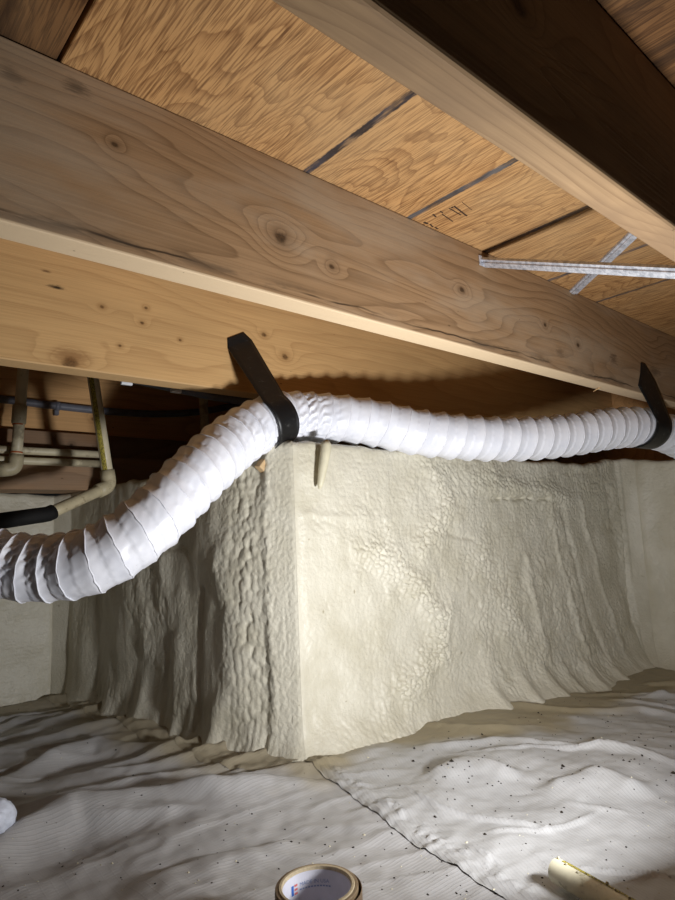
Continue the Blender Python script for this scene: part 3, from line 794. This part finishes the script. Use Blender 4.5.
# ================================================================== metal bridging
def brace(name, a, b, width, label):
    """pressed strip with folded edges between two joists"""
    a, b = Vector(a), Vector(b); t = (b - a).normalized(); L = (b - a).length
    fc_ = Vector((0.55, 0.3, 0.75)); nrm = (fc_ - t * fc_.dot(t)).normalized(); side = t.cross(nrm).normalized()
    prof = [(-width / 2, 0.004), (-width / 2 + 0.0012, 0.0), (-width * 0.22, 0.0), (-width * 0.16, -0.0022), (width * 0.16, -0.0022), (width * 0.22, 0.0), (width / 2 - 0.0012, 0.0), (width / 2, 0.004)]
    V, F = [], []; n = 30
    for i in range(n + 1):
        p = a + t * L * i / n
        for th_ in (0.0, 0.0013):
            for sx, hz in prof: V.append(p + side * sx + nrm * (hz + th_))
    k = len(prof)
    for i in range(n):
        o0 = i * 2 * k; o1 = (i + 1) * 2 * k
        for j in range(k - 1):
            F.append((o0 + j, o1 + j, o1 + j + 1, o0 + j + 1)); F.append((o0 + k + j, o0 + k + j + 1, o1 + k + j + 1, o1 + k + j))
        F.append((o0, o0 + k, o1 + k, o1)); F.append((o0 + k - 1, o1 + k - 1, o1 + 2 * k - 1, o0 + 2 * k - 1))
    for o0 in (0, n * 2 * k):
        for j in range(k - 1): F.append((o0 + j, o0 + j + 1, o0 + k + j + 1, o0 + k + j))
    me = bpy.data.meshes.new(name); me.from_pydata([tuple(q) for q in V], [], F)
    bm = bmesh.new(); bm.from_mesh(me); bmesh.ops.recalc_face_normals(bm, faces=bm.faces); bm.to_mesh(me); bm.free()
    root = tag(empty(name, tuple(a)), label, 'brace', 'metal cross bridging')
    link('brace_strip', me, GALV, root, smooth=False)
    # bent nailing tab lying on the joist face, with a nail head
    tb = box_mesh('nailing_tab', (-width / 2, -0.0012, -0.030), (width / 2, 0.0, 0.004), 0.0004, 1)
    for vtx in tb.vertices: vtx.co = Vector((a.x, YA0 - 0.0004, a.z)) + Vector((vtx.co.x, vtx.co.y, vtx.co.z)) * (1.0 if name else 1)
    return root
T = NT('galvanised'); v = T.co()
gcol = T.mix(T.mapr(T.noise(v, 120.0, 4.0, 0.7), 0.35, 0.68), lin(214, 216, 224), lin(160, 164, 174))
gcol = T.mix(T.mapr(T.noise(v, 300.0, 3.0, 0.7), 0.62, 0.72, 0.0, 0.6), gcol, lin(50, 50, 54))
GALV = T.out(gcol, 0.45, 0.35, 0.5)
b1a = at(483, 263.5, y=YA0 - 0.001); 
r1 = brace('bridging_strap', b1a, at(690, 274.5, y=YC1 + 0.006), 0.020, 'long galvanised bridging strap running right from the dusty joist')
tab = box_mesh('nailing_tab', (b1a.x - 0.012, YA0 - 0.0022, b1a.z - 0.006), (b1a.x + 0.004, YA0 - 0.0004, b1a.z + 0.014), 0.0006, 1)
link('nailing_tab', tab, GALV, r1, smooth=False)
b2a = at(573, 292, y=YA0 - 0.004); b2a.z = min(b2a.z, ZT - 0.008)
b2m = at(631, 238, z=ZT - 0.008)
d2 = (b2m - b2a).normalized(); b2b = b2a + d2 * ((YC1 + 0.003 - b2a.y) / d2.y)
r2 = brace('bridging_strap', b2a, b2b, 0.020, 'short galvanised strap crossing above the long one near the plywood')
# torn wood fibres beside the lower end of the second strap
T = NT('torn_wood'); T.out(lin(178, 138, 104), 0.8); TORN = T.m
fv, ff = [], []
for k in range(9):
    p = at(583 + random.uniform(-4, 7), 290 + random.uniform(-4, 5), y=YA0 - 0.004); q = p + Vector((random.uniform(-.01, .02), random.uniform(-0.045, -0.02), random.uniform(-.006, .0)))
    sd = Vector((0.0022, 0.0008, 0)); i0 = len(fv)
    for c in (p - sd, p + sd, q + sd * 0.2, q - sd * 0.2): fv += [tuple(c), tuple(c + Vector((0, 0, 0.0012)))]
    ff += [(i0, i0 + 2, i0 + 4, i0 + 6), (i0 + 1, i0 + 7, i0 + 5, i0 + 3)] + [(i0 + a, i0 + a + 1, i0 + (a + 3) % 8, i0 + (a + 2) % 8) for a in (0, 2, 4, 6)]
me = bpy.data.meshes.new('wood_splinter'); me.from_pydata(fv, [], ff)
link('wood_splinter', me, TORN, jA, smooth=False)
p = at(593, 389, y=YA1 - 0.004); q = at(609, 384.5, y=YA1 - 0.03)
link('wood_splinter', tube_mesh('wood_splinter', [p - Vector((0, 0, 0.006)), p.lerp(q, .5), q + Vector((0, 0, 0.004))], [0.0006, 0.0022, 0.0016], 6), plain('splinter_wood', lin(196, 162, 116), 0.8), jA)

# ================================================================== pipes behind
CPVC = plain('cpvc_cream', lin(214, 203, 172), 0.42, var=0.12, scale=30, dirt=((120, 104, 78), 14, 0.5))
CPVCF = plain('cpvc_fitting', lin(192, 180, 148), 0.45, var=0.15, scale=40, dirt=((120, 104, 78), 30, 0.5))
GREY = plain('grey_conduit', lin(112, 114, 124), 0.42, var=0.18, scale=50, dirt=((70, 66, 62), 25, 0.6))
BLK = plain('black_sleeve', lin(14, 13, 13), 0.75, var=0.3)
ORG = plain('orange_primer', lin(186, 96, 48), 0.5)
T = NT('pipe_print'); v = T.co()
cells = T.mapr(T.noise(T.scale(v, (900, 900, 420)), 1.0, 2.0, 0.6), 0.48, 0.54)
T.out(T.mix(cells, lin(204, 188, 84), lin(84, 76, 40)), 0.5); PRINT = T.m

def bendy(pts, per=10): return resample(catmull(pts, per), 0.012)
def straight(a, b, n=6): a, b = Vector(a), Vector(b); return [a.lerp(b, k / (n - 1)) for k in range(n)]
def elbow_pts(c, a, b, leg):
    c = Vector(c); da = (Vector(a) - c).normalized(); db = (Vector(b) - c).normalized()
    P = [c + da * leg, c + da * leg * 0.55]
    for k in range(1, 6):
        t = k / 6; P.append((c + da * leg * 0.45) * (1 - t) ** 2 + c * 2 * t * (1 - t) + (c + db * leg * 0.45) * t * t)
    return P + [c + db * leg * 0.55, c + db * leg]
PR = 0.0126
# pipe at the left edge: riser, coupling, elbow, run to the left
Y1 = 1.60
a = at(24.5, 352, y=Y1); e = at(15.5, 469, y=Y1); l_ = at(-60, 474, y=Y1 + 0.02)
a = e + (a - e) * ((ZT - 0.001 - e.z) / (a.z - e.z))
root = tag(empty('water_pipe', tuple(e)), 'cream pipe with a wide coupling and orange primer rings at the left edge', 'pipe', 'cream water pipes')
link('pipe', tube_mesh('pipe', straight(a, e + (a - e).normalized() * 0.012), PR, 24), CPVC, root)
link('pipe', tube_mesh('pipe', straight(e + (l_ - e).normalized() * 0.012, l_ + (l_ - e) * 2), PR, 24), CPVC, root)
c0, c1 = at(20.0, 405, y=Y1), at(18.6, 424, y=Y1)
link('coupling', tube_mesh('coupling', [c0, c0.lerp(c1, .06), c0.lerp(c1, .94), c1], [PR + .0018, PR + .0036, PR + .0036, PR + .0018], 24), CPVCF, root)
link('elbow', tube_mesh('elbow', elbow_pts(e, a, l_, 0.034), [PR + .0036] * 9, 24), CPVCF, root)
for q in ((18.4, 424.5), (16.6, 452.5)):
    p = at(*q, y=Y1); d = (a - e).normalized()
    link('primer_ring', tube_mesh('primer_ring', [p - d * .0018, p + d * .0018], PR + 0.0006, 24), ORG, root)
# printed pipe
Y2 = 1.40
a = at(91.2, 366, y=Y2); e = at(109.5, 486, y=Y2); l_ = at(48, 514, y=Y2 - 0.06); k_ = at(-40, 527, y=Y2 - 0.12)
a = e + (a - e) * ((ZT - 0.001 - e.z) / (a.z - e.z))
root = tag(empty('water_pipe', tuple(e)), 'cream pipe with yellow printing and an elbow into a black sleeve', 'pipe', 'cream water pipes')
link('pipe', tube_mesh('pipe', straight(a, e + (a - e).normalized() * 0.012), PR, 24), CPVC, root)
link('elbow', tube_mesh('elbow', elbow_pts(e, a, l_, 0.036), [PR + .0036] * 9, 24), CPVCF, root)
link('pipe', tube_mesh('pipe', straight(e + (l_ - e).normalized() * 0.012, l_), PR, 24), CPVCF, root)
lm = l_ + (k_ - l_) * 0.18
link('sleeve', tube_mesh('sleeve', bendy([l_ + (e - l_).normalized() * 0.012, l_, lm, lm.lerp(k_, .3), k_]), PR + 0.003, 20), BLK, root)
dv = (e - a).normalized(); fwd = -Vector((0.66, 0.74, 0)); sdv = dv.cross(fwd).normalized()
ta, tb_ = at(93.0, 377, y=Y2), at(107.0, 474, y=Y2)
pv, pf = [], []
for i in range(21):
    p = ta.lerp(tb_, i / 20) ; p = a + dv * (p - a).dot(dv)
    for k in range(5):
        an = -0.42 + 0.84 * k / 4; nd = (fwd - dv * fwd.dot(dv)).normalized()
        pv.append(tuple(p + (nd * math.cos(an) + sdv * math.sin(an)) * (PR + 0.0003)))
link('pipe_print', np_mesh('pipe_print', np.array(pv), grid_faces(21, 5)), PRINT, root)
# third riser behind the duct
Y3 = 1.60
a = at(203, 392, y=Y3); e = at(205.5, 446, y=Y3); a = e + (a - e) * ((ZT - 0.001 - e.z) / (a.z - e.z)); e = e + (e - a) * 0.12
tag(link('water_pipe', tube_mesh('water_pipe', straight(a, e), PR, 20), CPVC), 'short cream riser just left of the duct bend', 'pipe', 'cream water pipes')
# paired horizontal pipes
for yy0, yy1, lab in ((451.5, 454.0, 'upper of the two long cream pipes below the conduit'), (461.5, 464.0, 'lower of the two long cream pipes below the conduit')):
    p = at(40, yy0, y=1.63); p0 = Vector((-1.5, 1.63, p.z)); p1 = Vector((0.62, 1.63, p.z))
    tag(link('water_pipe', tube_mesh('water_pipe', straight(p0, p1, 20), 0.0095, 20), CPVC), lab, 'pipe', 'cream water pipes')
# grey conduits
cp = [at(x, y, y=1.706) for x, y in ((-160, 389), (-60, 393), (0, 399), (57, 406), (110, 411.5), (160, 414), (205, 411), (250, 402), (300, 390))]
root = tag(empty('conduit', tuple(cp[3])), 'sagging grey conduit clipped to the far joist', 'conduit')
link('conduit_tube', tube_mesh('conduit_tube', bendy(cp), 0.0102, 20), GREY, root)
p = cp[3]; d = (cp[4] - cp[3]).normalized()
cl = link('conduit_clip', tube_mesh('conduit_clip', [p - d * 0.006, p + d * 0.006], 0.0126, 20), GREY, root)
link('clip_tab', box_mesh('clip_tab', (p.x - .006, p.y + .0, p.z - .024), (p.x + .006, p.y + .018, p.z - .008), .001, 1), GREY, root, smooth=False)
cp = [at(x, y, y=1.20) for x, y in ((60, 360), (120, 376), (180, 389), (215, 396.5), (245, 401), (275, 402))]
tag(link('conduit', tube_mesh('conduit', bendy(cp), 0.0098, 20), GREY), 'grey conduit emerging from behind the golden joist above the duct bend', 'conduit')
CLIPW = plain('clip_white', lin(220, 222, 226), 0.4)
for px, py in ((126.5, 383), (176, 391)):
    p = at(px, py, y=1.13)
    tag(link('cable_clip', box_mesh('cable_clip', (p.x - .011, p.y - .004, p.z - .004), (p.x + .011, p.y + .004, p.z + .004), .0015, 2), CLIPW), 'small white clip under the golden joist' + (' left of the other' if px < 150 else ' nearer the duct'), 'clip', 'white clips')

# ================================================================== bits on the foam corner
SHIM = plain('foam_coated', lin(212, 205, 178), 0.5, scale=60, bump=0.3)
t0, t1 = at(326.5, 446, y=0.915), at(319.5, 489, y=0.922)
me = tube_mesh('foam_coated_stake', [t0 + Vector((0, .004, .006)), t0, t0.lerp(t1, .3), t0.lerp(t1, .6), t0.lerp(t1, .9), t1], [.0105, .0105, .0098, .0085, .006, .002], 14)
tag(link('foam_coated_stake', me, SHIM), 'slim foam-coated stake on the lit foam face right of the corner', 'stake')
p = at(263, 466, y=1.0)
bm = bmesh.new(); bmesh.ops.create_cube(bm, size=1.0)
for vtx in bm.verts: vtx.co = Vector((vtx.co.x * .03 * (0.6 if vtx.co.z > 0 else 1), vtx.co.y * .016, vtx.co.z * .022))
bmesh.ops.bevel(bm, geom=list(bm.edges), offset=.0015, segments=1, affect='EDGES')
me = bpy.data.meshes.new('wood_wedge'); bm.to_mesh(me); bm.free()
o = link('wood_wedge', me, plain('wedge_wood', lin(206, 176, 134), 0.8), loc=p, smooth=False); o.rotation_euler = (0.1, 0.5, 0.3)
tag(o, 'pale wood wedge between the duct and the foam corner', 'wedge')

# ================================================================== things on the ground
# roll of tape, lying flat
rc = at(317, 892, z=0.050); rz0 = fz(rc.x, rc.y) + 0.001
root = tag(empty('tape_roll', (rc.x, rc.y, rz0)), 'tan tape roll with a white printed core at the bottom edge', 'tape roll')
def ring(name, ro_, ri, z0, z1, mat, par, seg=72, cx=0.0, cy=0.0, bev=0.0006):
    pr = [(ri, z0), (ro_ - bev, z0), (ro_, z0 + bev), (ro_, z1 - bev), (ro_ - bev, z1), (ri + bev, z1), (ri, z1 - bev)]
    pr = [(r * 0.88, z) for r, z in pr]
    V = [(rc.x + cx + r * math.cos(2 * PI * k / seg), rc.y + cy + r * math.sin(2 * PI * k / seg), rz0 + z) for k in range(seg) for r, z in pr]
    F = grid_faces(seg, len(pr), True).tolist(); n = len(pr)
    F += [((seg - 1) * n + j, j, (j + 1) % n, (seg - 1) * n + (j + 1) % n) for j in range(n)]
    me = bpy.data.meshes.new(name); me.from_pydata(V, [], F)
    bm = bmesh.new(); bm.from_mesh(me); bmesh.ops.recalc_face_normals(bm, faces=bm.faces); bm.to_mesh(me); bm.free()
    return link(name, me, mat, par, smooth=False)
RH = 0.048
ring('tape_layers', 0.0470, 0.0432, 0.0, RH - 0.001, plain('tape_tan', lin(150, 128, 98), 0.5, scale=200, var=0.25), root)
ring('loose_tape_wrap', 0.0492, 0.0482, 0.0, RH - 0.004, plain('tape_dark', lin(128, 106, 80), 0.45, scale=200, var=0.25), root, cx=0.0012, cy=-0.0012)
core = ring('cardboard_core', 0.0430, 0.0392, 0.0, RH, plain('core_card', lin(206, 190, 158), 0.8, scale=300, var=0.2), root)
ring('core_liner', 0.03915, 0.0387, 0.001, RH - 0.0035, plain('core_white', lin(228, 228, 240), 0.45), core)
# print inside the core, bent round its wall
def on_core(ang, z): return (rc.x + 0.0338 * math.cos(ang), rc.y + 0.0338 * math.sin(ang), rz0 + z)
view = math.atan2(rc.y, rc.x)
def core_patch(name, s0, s1, z0, z1, mat):
    n = 8; V = []
    for i in range(n + 1):
        an = view - (s0 + (s1 - s0) * i / n) / 0.0338
        V += [on_core(an, z0), on_core(an, z1)]
    link(name, np_mesh(name, np.array(V), grid_faces(n + 1, 2)), mat, core)
BLUE = plain('print_blue', lin(60, 110, 200), 0.5); REDP = plain('print_red', lin(220, 120, 120), 0.5); GREYP = plain('print_grey', lin(150, 166, 205), 0.5)
core_patch('label_mark', -0.0295, -0.0262, 0.0265, 0.036, BLUE)
for z in (0.0262, 0.030, 0.0338): core_patch('label_mark', -0.0252, -0.0212, z, z + 0.0022, REDP)
cu = bpy.data.curves.new('label_text', 'FONT'); cu.body = 'MADE IN USA'; cu.size = 0.0052; cu.resolution_u = 3
to = bpy.data.objects.new('label_text_tmp', cu); COL.objects.link(to)
bpy.context.view_layer.update()
me = bpy.data.meshes.new_from_object(to.evaluated_get(bpy.context.evaluated_depsgraph_get())); bpy.data.objects.remove(to)
for vtx in me.vertices:
    s_ = -0.0185 + vtx.co.x; vtx.co = Vector(on_core(view - s_ / 0.0338, 0.0322 + vtx.co.y))
link('label_text', me, GREYP, core, smooth=False)
for k in range(11): core_patch('label_line', -0.0185 + k * 0.0031, -0.0185 + k * 0.0031 + 0.0023, 0.0285, 0.0300, GREYP)

# offcut of pipe
pa, pb = at(556, 869, z=0.018), at(640, 917, z=0.018)
za = max(fz(pa.x, pa.y), 0) ; d = (pb - pa).normalized()
hz = max(fz(*(pa + d * t).to_2d()) for t in np.linspace(0, 0.3, 16)) + 0.0045
pa.z = pb.z = hz + PR
pb = pa + (pb - pa).normalized() * 0.30
root = tag(empty('pipe_offcut', (pa.x, pa.y, hz)), 'cut length of cream pipe with a yellow printed stripe on the pale sheet', 'pipe')
link('pipe', tube_mesh('pipe', straight(pa, pb, 8), PR, 28, bore=0.0085), plain('cpvc_clean', lin(234, 228, 200), 0.45, scale=60, dirt=((150, 140, 110), 60, 0.5)), root)
d = (pb - pa).normalized(); sd = d.cross(Vector((0, 0, 1))).normalized()
if sd.dot(Vector((0.66, 0.74, 0))) < 0: sd = -sd
pv = []
for i in range(31):
    p = pa.lerp(pb, 0.03 + 0.94 * i / 30)
    for k in range(4):
        an = 0.02 + 0.42 * k / 3; pv.append(tuple(p + (Vector((0, 0, 1)) * math.cos(an) + sd * math.sin(an)) * (PR + 0.0004)))
link('pipe_print', np_mesh('pipe_print', np.array(pv), grid_faces(31, 4)), PRINT, root)
for k in range(9):
    p = pa.lerp(pb, 0.005 + 0.05 * k + random.uniform(0, .012)); an = random.uniform(-0.3, 0.5)
    bm = bmesh.new(); bmesh.ops.create_icosphere(bm, subdivisions=1, radius=random.uniform(0.0010, 0.0020))
    for vtx in bm.verts: vtx.co += Vector((random.uniform(-1, 1), random.uniform(-1, 1), random.uniform(-1, 1))) * 0.0006
    me = bpy.data.meshes.new('foam_crumb'); bm.to_mesh(me); bm.free()
    q = p + (Vector((0, 0, 1)) * math.cos(an) + sd * math.sin(an)) * (PR + 0.001)
    for vtx in me.vertices: vtx.co += q
    link('foam_crumb', me, SHIM, root)

# pale lump at the left edge
lp = at(-12, 826, z=0.03); lz = fz(lp.x, lp.y)
bm = bmesh.new(); bmesh.ops.create_icosphere(bm, subdivisions=5, radius=1.0)
cs = np.array([tuple(vtx.co) for vtx in bm.verts])
dsp = 1 + 0.10 * pn(cs[:, 0] * 2.2 + cs[:, 2], cs[:, 1] * 2.2 - cs[:, 2], 41) + 0.07 * np.abs(pn(cs[:, 0] * 5 + cs[:, 2] * 3, cs[:, 1] * 5 + cs[:, 2], 42)) + 0.03 * pn(cs[:, 0] * 14 + cs[:, 2] * 6, cs[:, 1] * 14, 43)
for vtx, k in zip(bm.verts, dsp): vtx.co = Vector((vtx.co.x * 0.034 * k, vtx.co.y * 0.030 * k, vtx.co.z * 0.032 * k + 0.030))
me = bpy.data.meshes.new('crumpled_plastic'); bm.to_mesh(me); bm.free()
o = link('crumpled_plastic', me, plain('plastic_white', lin(214, 220, 234), 0.4, scale=80, var=0.2, bump=0.4), loc=(lp.x, lp.y, lz))
tag(o, 'crumpled bluish white plastic lump on the grey sheet at the left edge', 'plastic lump')

# crumbs and dirt
def crumbs(name, n, region, mats, smin, smax, label, seed):
    rnd = random.Random(seed); V, F = [], []
    pts = []
    while len(pts) < n:
        px = rnd.uniform(*region[0]); py = rnd.uniform(*region[1]); p = at(px, py, z=0.0)
        if p.y < 0.85 or p.x < 0.5: pts.append((p.x, p.y))
    P = np.array(pts); Zs = floor_z(P[:, 0], P[:, 1]) + 0.0022 * (P[:, 0] > np.interp(P[:, 1], SEAM_Y, SEAM_X))
    for (x, y), z in zip(pts, Zs):
        s = rnd.uniform(smin, smax) * (1.8 if rnd.random() < 0.08 else 1); i0 = len(V); a0 = rnd.uniform(0, 6.3); el = rnd.uniform(0.5, 1.3)
        for k in range(5):
            t = a0 + k * 2 * PI / 5; r = s * rnd.uniform(0.6, 1.2); V.append((x + r * math.cos(t) * el, y + r * math.sin(t), z))
        V.append((x, y, z + s * 0.8)); V.append((x, y, z - s * .3))
        for k in range(5): F.append((i0 + k, i0 + (k + 1) % 5, i0 + 5)); F.append((i0 + (k + 1) % 5, i0 + k, i0 + 6))
    me = bpy.data.meshes.new(name); me.from_pydata(V, [], F)
    tag(link(name, me, mats, smooth=False), label, 'dirt', kind='stuff')
DIRT = plain('dark_dirt', lin(42, 34, 24), 0.9, var=0.4, scale=300)
crumbs('dirt_crumbs', 260, ((0, 675), (690, 900)), DIRT, 0.0008, 0.0020, 'dark dirt crumbs scattered over the plastic sheets', 3)
crumbs('dirt_crumbs', 150, ((380, 675), (680, 790)), DIRT, 0.0008, 0.0026, 'dark soil crumbs gathered along the foot of the lit foam wall', 4)
crumbs('foam_flakes', 90, ((0, 675), (690, 900)), SHIM, 0.0007, 0.0018, 'pale foam flakes scattered over the plastic sheets', 5)
